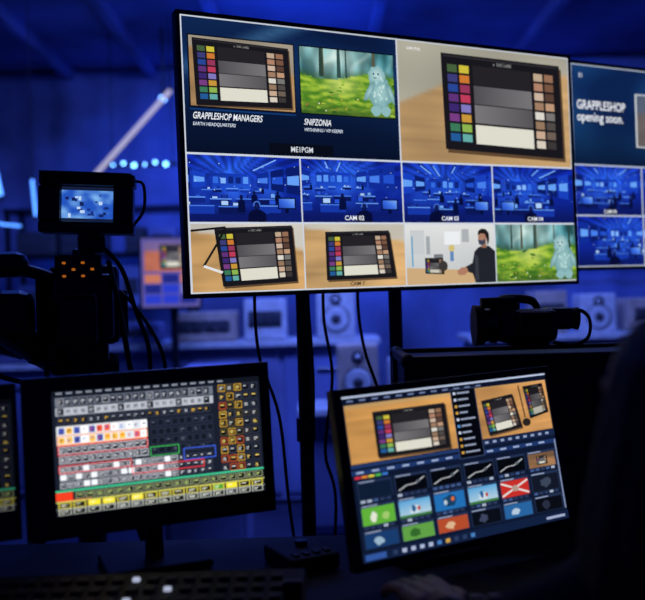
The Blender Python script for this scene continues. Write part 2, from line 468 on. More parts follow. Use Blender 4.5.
def switcher_ui(c):
    F = rmap(0, 0, 1, 1)
    c.rect(F, 0, 0, 1, 1, (22, 27, 40))
    rs = random.Random(9)
    D = (9, 11, 17)
    c.rect(F, .0, .0, 1, .04, (14, 18, 28))
    c.L += 2
    for i in range(18): c.rect(F, .02+i*.045, .012, .02+i*.045+.028, .026, (130, 136, 150), same=True)
    def row(y, h, x0, n, cw, kind, th=.07):
        base = c.L
        for i in range(n):
            x = x0+i*cw; g = cw*.07; gy = h*.09
            out, inn, tx = kind(i)
            c.L = base+2; c.rect(F, x+g, y+gy, x+cw-g, y+h-gy, out, same=True)
            c.L = base+4; c.rect(F, x+g+cw*th, y+gy+h*th*1.1, x+cw-g-cw*th, y+h-gy-h*th*1.1, inn, same=True)
            if tx:
                c.L = base+6
                c.rect(F, x+cw*.25, y+h*.36, x+cw*rs.uniform(.5, .78), y+h*.47, tx, same=True)
                if rs.random() < .6: c.rect(F, x+cw*.25, y+h*.58, x+cw*rs.uniform(.4, .7), y+h*.67, tx, same=True)
        c.L = base
    CW = .0345
    c.rect(F, .015, .055, .76, .125, (100, 106, 120))
    c.rect(F, .015, .135, .76, .20, (166, 170, 180))
    c.rect(F, .015, .285, .43, .44, (205, 208, 212))
    c.L += 1
    row(.055, .07, .02, 21, CW, lambda i: ((60, 64, 78), (26, 29, 38), (200, 204, 212)) if i % 6 else ((150, 155, 165), (10, 12, 16), (190, 190, 200)))
    row(.135, .065, .02, 21, CW, lambda i: ((185, 188, 196), (150, 154, 164), (24, 26, 34)) if i % 4 else ((40, 44, 56), (16, 18, 26), (190, 195, 205)))
    row(.21, .065, .02, 21, CW, lambda i: ((58, 64, 82), D, rs.choice([(225, 180, 80), (190, 196, 208), (190, 196, 208)])))
    for r in range(2):
        row(.288+r*.076, .072, .02, 12, CW, lambda i: ((225, 226, 230), rs.choice([(240, 242, 244), (240, 242, 244), (238, 180, 60), (200, 205, 215), (220, 80, 48), (60, 70, 150)]), rs.choice([(40, 40, 60), (200, 60, 40), (50, 90, 190)])), .05)
    for r in range(4):
        row(.288+r*.076, .072, .445, 9, CW, lambda i: ((46, 53, 72), (17, 21, 32), (96, 104, 126) if rs.random() < .4 else None))
    for r in range(2):
        row(.445+r*.076, .072, .02, 12, CW, lambda i: ((205, 208, 218), rs.choice([D, (22, 26, 38), D]), (226, 230, 240)))
    for r in range(3):
        row(.605+r*.062, .058, .02, 21, CW, lambda i: ((205, 208, 218) if i < 16 else (58, 66, 88), rs.choice([D, D, (34, 38, 52), (225, 228, 232)]) if i < 15 else D, (220, 223, 230)))
    c.L += 8
    for (x0, y0, x1, y1, col) in [(.018, .44, .43, .52, (225, 46, 42)), (.44, .52, .58, .60, (60, 175, 84)), (.018, .60, .35, .665, (225, 46, 42)),
                                  (.60, .56, .76, .66, (60, 96, 220)), (.35, .665, .70, .73, (225, 46, 42)),
                                  (.018, .36, .43, .44, (235, 130, 44))]:
        c.frame(F, x0, y0, x1, y1, .004, .007, col)
    for r in range(10):
        row(.045+r*.076, .072, .785, 5, .041, lambda i: (rs.choice([(215, 165, 44), (225, 175, 46), (96, 84, 50), (205, 90, 38), (60, 66, 84)]) if i < 3 else (52, 58, 76), rs.choice([D, D, D, (34, 30, 22)]), rs.choice([(235, 205, 110), (200, 204, 210)])), .06)
    c.L += 8
    c.rect(F, .0, .795, 1, .812, (56, 175, 130))
    c.rect(F, .0, .815, .075, .88, (222, 58, 30)); c.rect(F, .08, .815, 1, .88, (16, 19, 28))
    row(.815, .063, .085, 20, .0455, lambda i: ((150, 158, 120), D, (190, 210, 130)))
    c.L += 8
    c.rect(F, .0, .885, 1, .893, (200, 200, 110)); c.rect(F, .0, .945, 1, .95, (170, 175, 160))
    row(.89, .056, .005, 15, .066, lambda i: ((220, 205, 60), rs.choice([D, D, D, D, (230, 212, 50), (70, 150, 50)]), (225, 225, 205)))
    row(.945, .054, .005, 15, .066, lambda i: ((178, 182, 170), rs.choice([D, D, D, (60, 64, 72)]), (220, 222, 214)))
    c.L += 8
    c.rect(F, .02, .88, .16, .885, (210, 62, 36))

def editor_ui(c):
    F = rmap(0, 0, 1, 1)
    c.rect(F, 0, 0, 1, 1, (14, 24, 48))
    rs = random.Random(3)
    c.rect(F, 0, 0, 1, .05, (12, 20, 42)); c.rect(F, 0, 0, 1, .012, (185, 198, 225))
    for i in range(12): c.rect(F, .02+i*.055, .026, .048+i*.055, .036, (110, 125, 165))
    pic_table(c, subr(F, .005, .055, .50, .415), [(.24, .16), (.92, .16), (.92, .97), (.24, .95)], wall=(190, 155, 105), wood=(206, 150, 84), bfn=lambda u: .05, o=15, nx=40, ny=24)
    G = subr(F, .62, .045, .995, .385)
    pic_table(c, G, [(.06, .26), (.50, .20), (.57, .88), (.10, .95)], wall=(190, 155, 105), wood=(198, 144, 86), bfn=lambda u: .0, o=17, nx=34, ny=22)
    checker(c, sub(G, [(.66, .08), (.95, .06), (.98, .66), (.70, .74)]), .8)
    c.blob(G, .64, .80, .06, .08, (40, 34, 32), None, 12); c.line(G, [(.60, .05), (.63, .7)], .008, (25, 22, 24))
    c.rect(F, 0, .42, .5, .44, (34, 56, 104)); c.rect(F, .62, .39, 1, .43, (24, 38, 72))
    for i in range(9): c.rect(F, .63+i*.04, .403, .648+i*.04, .418, (150, 165, 200))
    c.rect(F, 0, .455, 1, .483, (30, 54, 104))
    for i in range(14): c.rect(F, .02+i*.068, .463, .052+i*.068, .474, (160, 178, 215))
    # dark vertical menu overlay
    c.rect(F, .495, .035, .62, .49, (60, 74, 110)); c.rect(F, .498, .040, .617, .485, (5, 7, 14))
    for i in range(10):
        c.rect(F, .508, .055+i*.043, .520, .072+i*.043, rs.choice([(200, 210, 230), (90, 150, 220), (210, 160, 70)]))
        c.rect(F, .527, .058+i*.043, rs.uniform(.565, .605), .069+i*.043, (150, 160, 185))
    for i, col in enumerate([(215, 50, 70), (225, 130, 50), (215, 200, 70), (80, 180, 84), (60, 120, 210)]):
        c.rect(F, .01+i*.03, .49, .035+i*.03, .505, col)
    x0 = .015; cw = .163; ED = (34, 48, 80)
    def tile(i, y0, y1):
        return subr(F, x0+i*cw, y0, x0+i*cw+cw*.93, y1)
    for i in range(6):
        t = tile(i, .52, .632); c.rect(t, 0, 0, 1, 1, ED); c.rect(t, .03, .14, .97, .98, (6, 8, 14))
        c.rect(t, .05, .04, .5, .10, (150, 162, 190))
        if i == 5: pic_table(c, subr(t, .03, .14, .97, .98), [(.3, .2), (.7, .2), (.7, .8), (.3, .8)], wood=(150, 110, 76), wall=(120, 90, 66), o=4, nx=8, ny=6)
        elif i: c.line(t, [(.1, .85), (.35, .62), (.6, .60), (.9, .3)], .025, (190, 195, 200)); c.blob(t, .7, .5, .06, .09, (90, 100, 110), None, 8)
    t = tile(0, .52, .632); c.rect(t, .03, .14, .97, .98, (14, 28, 52))
    for i in range(6):
        t = tile(i, .665, .79); c.rect(t, 0, 0, 1, 1, ED); q = subr(t, .03, .14, .97, .98)
        c.rect(t, .05, .04, .5, .10, (150, 162, 190))
        if i == 0: c.rect(q, 0, 0, 1, 1, (96, 176, 58)); c.blob(q, .35, .55, .10, .3, (225, 228, 210), None, 12, wob=.2); c.blob(q, .7, .6, .12, .22, (160, 200, 110), None, 12, wob=.2)
        elif i in (1, 3):
            c.rect(q, 0, 0, 1, 1, (110, 185, 220), cols=[(80, 160, 215), (90, 170, 220), (190, 215, 225), (170, 205, 220)])
            c.blob(q, .5, .6, .17, .25, (205, 220, 228), None, 14, wob=.2); c.blob(q, .45, .5, .07, .2, (36, 96, 150), None, 12, wob=.2); c.blob(q, .62, .55, .05, .14, (190, 60, 50), None, 8); c.rect(q, 0, .85, 1, 1, (60, 120, 60))
        elif i == 2: c.rect(q, 0, 0, 1, 1, (34, 110, 180)); c.blob(q, .5, .5, .22, .33, (24, 64, 100), None, 12, wob=.2); c.blob(q, .6, .4, .06, .14, (220, 110, 60), None, 8); c.blob(q, .35, .55, .06, .16, (180, 200, 210), None, 8)
        elif i == 4:
            c.rect(q, 0, 0, 1, 1, (200, 46, 40)); c.line(q, [(0, .1), (1, .9)], .045, (225, 220, 215), asp=1.4); c.line(q, [(1, .1), (0, .9)], .045, (225, 220, 215), asp=1.4)
            c.blob(q, .5, .5, .12, .2, (180, 150, 140), None, 12, wob=.2)
        else: c.rect(q, 0, 0, 1, 1, (18, 24, 38)); c.blob(q, .5, .5, .2, .3, (60, 70, 90), None, 12, wob=.2)
    for i in range(6):
        t = tile(i, .82, .925); c.rect(t, 0, 0, 1, 1, ED); q = subr(t, .03, .16, .97, .98)
        c.rect(q, 0, 0, 1, 1, [(24, 60, 110), (96, 160, 70), (180, 76, 44), (10, 14, 24), (40, 100, 160), (10, 12, 20)][i])
        c.blob(q, .4, .55, .15, .3, [(150, 180, 200), (50, 104, 44), (220, 180, 140), (60, 68, 96), (180, 200, 220), (40, 46, 66)][i], None, 12, wob=.25)
        c.rect(t, .05, .05, .5, .12, (150, 162, 190))
    for r, y in enumerate((.622, .78)):
        c.L += 1
        for i in range(6):
            for j in range(5):
                c.rect(F, x0+i*cw+.006+j*.028, y+.014, x0+i*cw+.026+j*.028, y+.030, rs.choice([(44, 58, 92), (170, 182, 205), (44, 58, 92), (66, 90, 140)]), same=True)
    c.rect(F, .987, .46, .994, .93, (130, 145, 180))
    c.rect(F, 0, .945, 1, 1, (18, 32, 64)); c.rect(F, .01, .955, .10, .99, (50, 86, 160))
    for i in range(10): c.rect(F, .13+i*.04, .960, .150+i*.04, .985, rs.choice([(170, 182, 210), (70, 125, 190), (44, 60, 96), (205, 160, 70)]))
    c.rect(F, .88, .965, .98, .982, (160, 172, 205))

def viewfinder_ui(c):
    F = rmap(0, 0, 1, 1); c.rect(F, 0, 0, 1, 1, (60, 100, 190))
    def fn(u, v): return mix((36, 84, 190), (130, 185, 240), cl(.35+1.1*nz(u, v, 5, 9)))
    c.grid(F, 20, 14, fn)
    for i in range(26):
        x = random.uniform(.04, .88); y = random.uniform(.2, .8); c.rect(F, x, y, x+random.uniform(.03, .1), y+random.uniform(.04, .12), random.choice([(190, 215, 245), (25, 50, 130), (70, 120, 220), (20, 34, 90)]))
    c.rect(F, 0, 0, 1, .10, (20, 30, 60)); c.rect(F, 0, .9, 1, 1, (20, 30, 60))

# ------------------------------------------------------------ panel displays
def panel_matrix(origin, right, down):
    X = V(right).normalized(); D = V(down); D = (D-X*D.dot(X)).normalized(); Z = -D; Y = Z.cross(X)
    m = Matrix.Identity(4)
    for i in range(3):
        m[i][0] = X[i]; m[i][1] = Y[i]; m[i][2] = Z[i]; m[i][3] = origin[i]
    return m

def display(name, M, w, h, bl, bt, br, bb, thick, painter, smat=None, lip=.002, back=True):
    mb = MB()
    cx = (w+br-bl)/2; cz = -(h+bb-bt)/2
    W = w+bl+br; H = h+bt+bb
    mb.box((cx, thick/2+.001, cz), (W, thick, H), M_bezel, bev=.003)
    for (c_, s_) in [((cx, 0, bt/2), (W, lip*2, bt)), ((cx, 0, -h-bb/2), (W, lip*2, bb)),
                     ((-bl/2, 0, -h/2), (bl, lip*2, h)), ((w+br/2, 0, -h/2), (br, lip*2, h))]:
        mb.box(c_, s_, M_bezel, bev=.001)
    if back: mb.box((cx, thick+.008, cz), (W*.6, .02, H*.6), M_black, bev=.006)
    o = mb.obj(name, mw=M)
    c = Canvas(w, h); painter(c); c.obj('screen_image', o, smat)
    return o

R1 = V((1.107, .555, .0146)); D1 = V((0, -.002, -.696))
M1 = panel_matrix((-.334, 2.076, CAMZ+.708), R1, D1)
M1 = M1 @ Matrix.Translation((.011, 0, -.011))
tv1 = display('television', M1, 1.216, .674, .011, .011, .011, .011, .03, multiview)
M2 = panel_matrix((.838, 2.855, CAMZ+.758), (.894, .447, .008), (0, 0, -1))
tv2 = display('television', M2, 1.216, .674, .011, .011, .011, .011, .03, multiview2)

DESK = .765
def desk_stand(o, M, w, h, base_w=.20):
    mb = MB()
    p = M @ V((w/2, .035, -h*.55)); b = M @ V((w/2, .11, -h*.55))
    q = V((b.x, b.y, DESK+.016))
    n = (M.to_3x3() @ V((1, 0, 0))); n.z = 0; n.normalize(); ang = math.atan2(n.y, n.x)
    R = Matrix.Rotation(ang, 3, 'Z')
    mb.tube([p, (p+b)/2+V((0, 0, -.01)), b-V((0, 0, .06)), q], .018, M_black2)
    mb.box((q.x, q.y, DESK+.009), (base_w, .14, .014), M_desk, R, .005)
    mb.box(p, (.10, .015, .10), M_black, M.to_3x3(), .004)
    s = mb.obj('stand', parent=o, mw=M, world=True)

ML = panel_matrix((-.4797, 1.5155, CAMZ-.1474), (201.3, 80.3, 3.2), (6.6, -4, -123.6))
mon1 = display('desktop_monitor', ML, .380, .217, .050, .026, .020, .040, .028, switcher_ui, M_screen_bright)
desk_stand(mon1, ML, .380, .217)
MR = panel_matrix((.0276, 1.524, CAMZ-.1724), (231.4, 122.7, 6.9), (29.5, -16, -160.6))
mon2 = display('desktop_monitor', MR, .469, .286, .018, .014, .014, .014, .020, editor_ui)
desk_stand(mon2, MR, .467, .286)
M3 = ML @ Matrix.Translation((-.38-.050-.016, -.004, -.006))
mon3 = display('desktop_monitor', M3, .380, .190, .016, .026, .008, .05, .028, switcher_ui, M_screen_dim)
desk_stand(mon3, M3, .380, .190)

# ------------------------------------------------------------ television stands + cables
def tv_stand(posts, ztop, zmid, name, ang, cables=None):
    mb = MB()
    for (x, y) in posts:
        mb.cyl((x, y, .03), (x, y, ztop), .019, M_metal)
        mb.cyl((x, y, .9), (x, y, .96), .026, M_black)
        d = V((math.cos(ang+math.pi/2), math.sin(ang+math.pi/2), 0))
        mb.box(V((x, y, .045))+d*.13, (.06, .46, .04), M_black, Matrix.Rotation(ang, 3, 'Z'), .008)
        for k in (-.08, .34):
            p = V((x, y, 0))+d*k
            mb.cyl(p+V((-.012, 0, .022)), p+V((.012, 0, .022)), .022, M_black2)
    a = V(posts[0]+(0,)); b = V(posts[1]+(0,)); m = (a+b)/2; L = (b-a).length
    R = Matrix.Rotation(ang, 3, 'Z')
    for z in (.5, zmid-.12, zmid+.12):
        mb.box((m.x, m.y, z), (L+.06, .03, .04), M_black, R, .003)
    for c in (cables or []):
        mb.tube(c, .0042, M_black2, 8)
    return mb.obj(name)
zc = CAMZ
cab = [
 [(-.17, 2.24, zc+.10), (-.175, 2.23, zc-.02), (-.165, 2.23, zc-.15), (-.12, 2.24, zc-.30), (-.10, 2.26, zc-.55), (-.06, 2.27, .40)],
 [(.005, 2.29, zc+.10), (.002, 2.28, zc-.05), (.02, 2.28, zc-.20), (-.004, 2.28, zc-.40), (.02, 2.29, zc-.55), (-.02, 2.29, .3)],
 [(.10, 2.34, zc+.10), (.095, 2.33, zc-.02), (.11, 2.33, zc-.14), (.15, 2.34, zc-.28), (.17, 2.36, zc-.5), (.19, 2.38, .3)],
 [(-.045, 2.25, zc+.1), (-.03, 2.24, zc-.2), (-.04, 2.24, zc-.5), (-.03, 2.25, .5)]]
tv_stand([(-.052, 2.285), (.203, 2.425)], 1.85, 1.62, 'television_stand', math.atan2(.5, 1), cab)
tv_stand([(1.20, 3.10), (1.50, 3.25)], 1.9, 1.67, 'television_stand', math.atan2(.5, 1))

# ------------------------------------------------------------ desk
mb = MB()
mb.box((0, 1.48, DESK-.0175), (2.7, .76, .035), M_desk, bev=.004)
for x in (-1.25, 0, 1.25):
    for y in (1.16, 1.80):
        mb.box((x, y, (DESK-.035)/2), (.05, .05, DESK-.036), M_metal, bev=.004)
mb.box((0, 1.82, .45), (2.5, .018, .5), M_desk, bev=.002)
mb.obj('desk')

mb = MB()
Rp = Matrix.Rotation(math.radians(6), 3, 'X')
PC = V((-.32, 1.33, DESK+.032))
mb.box(PC, (.56, .22, .04), M_black2, Rp, .006)
for r in range(5):
    for i in range(18):
        p = PC+Rp @ V((-.25+i*.0285, -.08+r*.038, .022))
        m = M_btn
        if (r, i) in ((4, 9), (3, 11), (2, 9)): m = M_btnW
        mb.box(p, (.012 if m is M_btnW else .018, .008 if m is M_btnW else .018, .008), m, Rp, .002)
p = PC+Rp @ V((.262, -.02, .035)); mb.box(p, (.03, .014, .04), M_metal, Rp, .004)
mb.obj('video_switcher_panel')

mb = MB()
mb.box((.27, 1.30, DESK+.019), (.30, .15, .030), M_black2, bev=.01)
for r in range(4):
    for i in range(10):
        mb.box((.27-.135+i*.030, 1.25+r*.032, DESK+.036), (.022, .024, .008), M_btn, bev=.003)
mb.obj('keyboard')

mb = MB(); Ri = Matrix.Rotation(.5, 3, 'Z'); IC = V((-.055, 1.66, DESK+.016))
mb.box(IC, (.10, .13, .03), M_black2, Ri, .005)
for i in range(4):
    mb.box(IC+Ri @ V((-.033+i*.022, -.04, .016)), (.012, .02, .006), M_btn, Ri, .002)
mb.cyl(IC+V((0, .02, .014)), IC+V((0, .02, .025)), .012, M_black)
mb.obj('intercom_box')

# ------------------------------------------------------------ flight case + camcorder
def flight_case(name, c, size):
    mb = MB(); x, y, z = c; sx, sy, sz = size
    mb.box(c, size, M_case, bev=.004)
    t = .022
    for a in (-1, 1):
        for b in (-1, 1):
            mb.box((x, y+a*sy/2, z+b*sz/2), (sx, t, t), M_case, bev=.003)
            mb.box((x+a*sx/2, y, z+b*sz/2), (t, sy, t), M_case, bev=.003)
            mb.box((x+a*sx/2, y+b*sy/2, z), (t, t, sz), M_case, bev=.003)
            for e in (-1, 1): mb.ball((x+a*sx/2, y+b*sy/2, z+e*sz/2), .018, M_case, 12)
    for k in (-.3, 0, .3):
        mb.box((x+k*sx, y-sy/2-.004, z+sz*.22), (.09, .012, .10), M_metal, bev=.004)
        mb.cyl((x+k*sx, y-sy/2-.014, z+sz*.22), (x+k*sx, y-sy/2-.006, z+sz*.22), .018, M_black)
    mb.box((x, y, z+sz*.28), (sx+.004, sy+.004, .014), M_metal, bev=.002)
    for a in (-1, 1):
        for b in (-1, 1):
            mb.cyl((x+a*(sx/2-.08)-.015, y+b*(sy/2-.08), .045), (x+a*(sx/2-.08)+.015, y+b*(sy/2-.08), .045), .045, M_black2)
            mb.box((x+a*(sx/2-.08), y+b*(sy/2-.08), .085), (.06, .06, .03), M_metal, bev=.003)
    mb.obj(name)
CT = 1.135
flight_case('flight_case', (.64, 2.12, (CT+.10)/2-.005), (.90, .32, CT-.11))

mb = MB()
CZ = CT+.012
X0 = .50
mb.box((X0+.015, 2.12, CZ+.047), (.19, .10, .080), M_black, bev=.02)
mb.box((X0+.02, 2.12, CZ+.005), (.12, .08, .014), M_black2, bev=.003)
mb.cyl((X0-.07, 2.12, CZ+.05), (X0-.125, 2.12, CZ+.05), .038, M_black, .042)
mb.cyl((X0-.120, 2.12, CZ+.05), (X0-.150, 2.12, CZ+.05), .048, M_black2, .050)
mb.cyl((X0-.08, 2.12, CZ+.05), (X0-.10, 2.12, CZ+.05), .045, M_metal)
mb.tube([(X0-.07, 2.12, CZ+.08), (X0-.065, 2.12, CZ+.108), (X0-.02, 2.12, CZ+.113), (X0+.04, 2.12, CZ+.106), (X0+.06, 2.12, CZ+.08)], .011, M_black)
mb.box((X0-.04, 2.12, CZ+.094), (.07, .05, .022), M_black, bev=.006)
mb.cyl((X0-.13, 2.10, CZ+.104), (X0-.02, 2.10, CZ+.106), .013, M_black2)
mb.box((X0+.12, 2.12, CZ+.062), (.09, .06, .055), M_black, bev=.012)
mb.cyl((X0+.16, 2.12, CZ+.062), (X0+.185, 2.12, CZ+.06), .024, M_black2, .028)
mb.box((X0+.03, 2.06, CZ+.05), (.10, .02, .06), M_black2, bev=.006)
mb.tube([(X0+.15, 2.11, CZ+.05), (X0+.18, 2.10, CZ+.080), (X0+.215, 2.10, CZ+.06), (X0+.21, 2.10, CZ+.015), (X0+.16, 2.10, CZ-.004), (X0+.10, 2.10, CZ+.005)], .005, M_black2, 8)
for v in mb.v: v.x = X0-.018+(v.x-X0)*.76
mb.obj('camcorder')

# ------------------------------------------------------------ studio camera on pedestal (left)
mb = MB()
ox, oy = -.615, 2.25
Rb = Matrix.Rotation(math.radians(14), 3, 'Z')
def L(x, y, z): return V((ox, oy, 0))+Rb @ V((x, y, 0))+V((0, 0, z))
mb.box(L(0, .06, 1.275), (.17, .34, .20), M_black, Rb, .018)
mb.box(L(0, -.125, 1.27), (.14, .05, .16), M_black, Rb, .012)
mb.box(L(-.02, -.175, 1.24), (.10, .06, .12), M_black2, Rb, .010)
mb.box(L(-.02, -.207, 1.24), (.08, .01, .09), M_metal, Rb, .003)
mb.box(L(-.10, .02, 1.27), (.035, .22, .15), M_black2, Rb, .008)
mb.box(L(.09, .0, 1.25), (.03, .18, .12), M_black2, Rb, .006)
for i in range(4): mb.cyl(L(.05, -.150, 1.20+i*.03), L(.05, -.162, 1.20+i*.03), .009, M_metal, seg=12)
mb.tube([L(0, -.06, 1.38), L(0, -.04, 1.42), L(0, .10, 1.42), L(0, .18, 1.38)], .013, M_black)
mb.box(L(.0, .03, 1.395), (.06, .12, .05), M_black, Rb, .008)
mb.cyl(L(-.01, .22, 1.29), L(-.02, .40, 1.29), .065, M_black, .072)
for i in range(3): mb.cyl(L(-.012, .26+i*.045, 1.29), L(-.013, .28+i*.045, 1.29), .075, M_metal)
mb.cyl(L(-.02, .40, 1.29), L(-.025, .52, 1.29), .090, M_black2, .105)
mb.box(L(-.10, .28, 1.27), (.06, .14, .10), M_black, Rb, .012)
for i in range(4):
    for j in range(3):
        if (i+j) % 2 == 0:
            mb.box(L(-.045+i*.022, -.155, 1.30+j*.016+.045), (.009, .006, .006), M_orange, Rb, .002)
mb.box(L(-.012, -.14, 1.362), (.11, .025, .07), M_black, Rb, .004)
mb.box(L(0, .05, 1.155), (.11, .26, .045), M_metal, Rb, .008)
mb.box(L(0, .05, 1.115), (.09, .14, .05), M_black, Rb, .01)
mb.cyl(L(-.08, .05, 1.09), L(.08, .05, 1.09), .055, M_black)
mb.cyl(L(0, .05, 1.10), L(0, .05, 1.0), .055, M_black, .07)
mb.cyl(L(0, .05, 1.03), L(0, .05, .42), .038, M_metal)
mb.cyl(L(0, .05, .46), L(0, .05, .34), .065, M_black, .09)
for k in range(3):
    a = math.radians(90+120*k)
    p = L(.40*math.cos(a), .05+.40*math.sin(a), .035)
    mb.tube([L(0, .05, .40), L(.2*math.cos(a), .05+.2*math.sin(a), .26), p], .024, M_black, 10)
    mb.cyl(p+V((-.015, 0, 0)), p+V((.015, 0, 0)), .035, M_black2)
    mb.tube([L(.03*math.cos(a), .05+.03*math.sin(a), 1.0), L(.17*math.cos(a), .05+.17*math.sin(a), .62), L(.36*math.cos(a), .05+.36*math.sin(a), .07)], .015, M_metal, 10, False)
mb.tube([L(-.07, .02, 1.10), L(-.14, -.12, 1.16), L(-.20, -.28, 1.22)], .014, M_metal)
mb.tube([L(-.20, -.28, 1.22), L(-.225, -.36, 1.25)], .024, M_black2)
mb.box(L(-.20, -.16, 1.375), (.15, .10, .06), M_black, Rb, .025)
mb.tube([L(-.07, -.1, 1.34), L(-.13, -.13, 1.36), L(-.2, -.16, 1.36)], .016, M_black)
mb.ball(L(-.27, -.18, 1.385), (.045, .045, .04), M_black2)
mb.box(L(-.17, -.10, 1.25), (.10, .12, .13), M_black, Rb, .03)
mb.cyl(L(-.22, -.06, 1.22), L(-.14, -.06, 1.20), .055, M_black, .06)
mb.box(L(-.10, -.05, 1.17), (.09, .12, .08), M_black2, Rb, .02)
mb.tube([L(-.22, -.16, 1.34), L(-.235, -.16, 1.27), L(-.17, -.1, 1.18), L(-.07, 0, 1.16)], .011, M_metal)
mb.tube([L(-.24, -.2, 1.34), L(-.27, -.22, 1.22), L(-.20, -.2, 1.12), L(-.10, -.1, 1.08)], .006, M_black2, 8)
mb.tube([L(.02, 0, 1.41), L(.02, -.06, 1.45), L(.03, -.07, 1.50)], .018, M_metal)
mb.box(L(.02, -.05, 1.43), (.07, .05, .05), M_black, Rb, .01)
mb.tube([L(.05, -.15, 1.41), L(.09, -.18, 1.36), L(.12, -.18, 1.26), L(.15, -.18, 1.16), L(.14, -.16, 1.06), L(.08, -.1, 1.02)], .006, M_black2, 8)
mb.tube([L(.05, -.14, 1.33), L(.11, -.17, 1.28), L(.17, -.2, 1.18), L(.185, -.2, 1.10), L(.15, -.18, 1.04), L(.07, -.1, 1.06)], .005, M_black2, 8)
mb.tube([L(.06, -.14, 1.38), L(.08, -.17, 1.28), L(.10, -.2, 1.14), L(.11, -.2, 1.06), L(.06, -.1, .98)], .007, M_black2, 8)
mb.tube([L(-.05, -.16, 1.22), L(-.09, -.18, 1.12), L(-.06, -.15, 1.0), L(0, -.04, .9)], .006, M_black2, 8)
cam_o = mb.obj('studio_camera')
MV = panel_matrix((-.626, 2.10, CAMZ+.296), (1, .14, -.045), (-.03, -.02, -1))
mbv = MB()
w, h = .123, .086
for (c_, s_) in [((w/2, .03, .017), (w+.105, .07, .030)), ((w/2, .03, -h-.014), (w+.105, .07, .028)),
                 ((-.027, .03, -h/2), (.052, .07, h)), ((w+.025, .03, -h/2), (.048, .07, h)), ((w/2, .035, -h/2), (w+.02, .04, h+.01))]:
    mbv.box(c_, s_, M_black, bev=.005)
mbv.box((w/2, -.02, .030), (w+.09, .06, .004), M_black2, Matrix.Rotation(.15, 3, 'X'), .001)
mbv.tube([(w+.05, .02, .02), (w+.072, .02, .01), (w+.074, .02, -.05), (w+.05, .02, -.09)], .004, M_black, 8)
mbv.tube([(w/2, .06, -h/2), (w/2, .12, -h/2), (w/2+.01, .14, -h-.06)], .014, M_metal)
vf = mbv.obj('viewfinder', parent=cam_o); vf.matrix_local = MV
c = Canvas(w, h); viewfinder_ui(c); s = c.obj('viewfinder_image', vf)
s.location = (0, .0145, 0)

# ------------------------------------------------------------ operator at right edge
px, py = .352, .80
person = bpy.data.objects.new('seated_person', None); scene.collection.objects.link(person)
person.location = (px, py-.02, .46)
def body_part(mb, name, voxel, smooth=4):
    o = mb.obj(name); 
    r = o.modifiers.new('r', 'REMESH'); r.mode = 'VOXEL'; r.voxel_size = voxel; r.use_smooth_shade = True
    s_ = o.modifiers.new('s', 'SMOOTH'); s_.iterations = smooth; s_.factor = .5
    o.parent = person; o.matrix_parent_inverse = Matrix.Translation(-person.location)
    return o
mb = MB()
mb.ball((px, py-.04, .58), (.17, .13, .12), M_cloth)
mb.ball((px, py-.02, .72), (.155, .11, .14), M_cloth)
mb.ball((px, py+.0, .86), (.175, .115, .14), M_cloth)
mb.ball((px, py+.01, .95), (.14, .09, .07), M_cloth)
mb.limb([(px-.165, py+.01, .935), (px, py+.01, .985), (px+.165, py+.01, .935)], [.060, .080, .060], M_cloth)
mb.limb([(px-.075, py+.01, 1.00), (px, py+.01, 1.04), (px+.075, py+.01, 1.00)], [.05, .07, .05], M_cloth)
HX, HY, HZ = px-.19, py+.44, .826
mb.limb([(px-.175, py+.01, .925), (px-.235, py+.14, .80), (px-.235, py+.26, .81), (HX, HY-.035, HZ-.003)], [.056, .046, .042, .031], M_cloth)
mb.limb([(px+.175, py+.01, .925), (px+.24, py+.10, .72), (px+.20, py+.37, .81)], [.056, .046, .031], M_cloth)
for s_ in (-1, 1):
    mb.limb([(px+.09*s_, py-.04, .565), (px+.13*s_, py+.36, .55), (px+.12*s_, py+.40, .12)], [.092, .066, .045], M_cloth)
    mb.limb([(px+.12*s_, py+.38, .05), (px+.13*s_, py+.54, .04)], [.045, .035], M_cloth)
body_part(mb, 'clothed_body', .010)
def hand(wx, wy, wz, yaw, name, side):
    mb = MB(); R = Matrix.Rotation(yaw, 3, 'Z')
    P = lambda x, y, z: V((wx, wy, wz))+R @ V((x*side, y, z))
    mb.limb([P(0, -.03, 0), P(0, .01, 0)], [.026, .024], M_skin)
    mb.limb([P(-.024, .03, .002), P(-.028, .075, .004)], [.013, .012], M_skin)
    mb.limb([P(-.008, .02, .004), P(-.009, .080, .006)], [.015, .012], M_skin)
    mb.limb([P(.010, .02, .004), P(.011, .078, .004)], [.015, .012], M_skin)
    mb.limb([P(.024, .02, .0), P(.029, .070, .0)], [.014, .011], M_skin)
    for x, l in ((-.030, .82), (-.010, .98), (.011, .92), (.031, .72)):
        mb.limb([P(x, .078, .004), P(x*1.12, .078+.036*l, .002), P(x*1.18, .078+.060*l, -.008), P(x*1.2, .078+.070*l, -.016)], [.0098, .0088, .008, .0068], M_skin)
    mb.limb([P(-.022, .012, -.004), P(-.050, .040, -.006), P(-.058, .070, -.010), P(-.052, .090, -.012)], [.014, .011, .010, .008], M_skin)
    return body_part(mb, name, .0028, 3)
hand(HX, HY, HZ, .35, 'left_hand', -1)
hand(px+.195, py+.41, .82, .25, 'right_hand', 1)
hx, hy, hz = px-.002, py+.035, 1.145
Rh = Matrix.Rotation(math.radians(18), 3, 'Z')
H = lambda x, y, z: V((hx, hy, hz))+Rh @ V((x, y, z))
mb = MB()
mb.ball(H(0, -.01, .025), (.075, .092, .088), M_skin, 24, Rh)
mb.ball(H(0, .022, -.035), (.056, .062, .072), M_skin, 24, Rh)
mb.ball(H(0, .048, -.085), (.026, .026, .022), M_skin, 16, Rh)
mb.limb([H(0, -.02, -.15), H(0, -.015, -.05)], [.056, .052], M_skin)
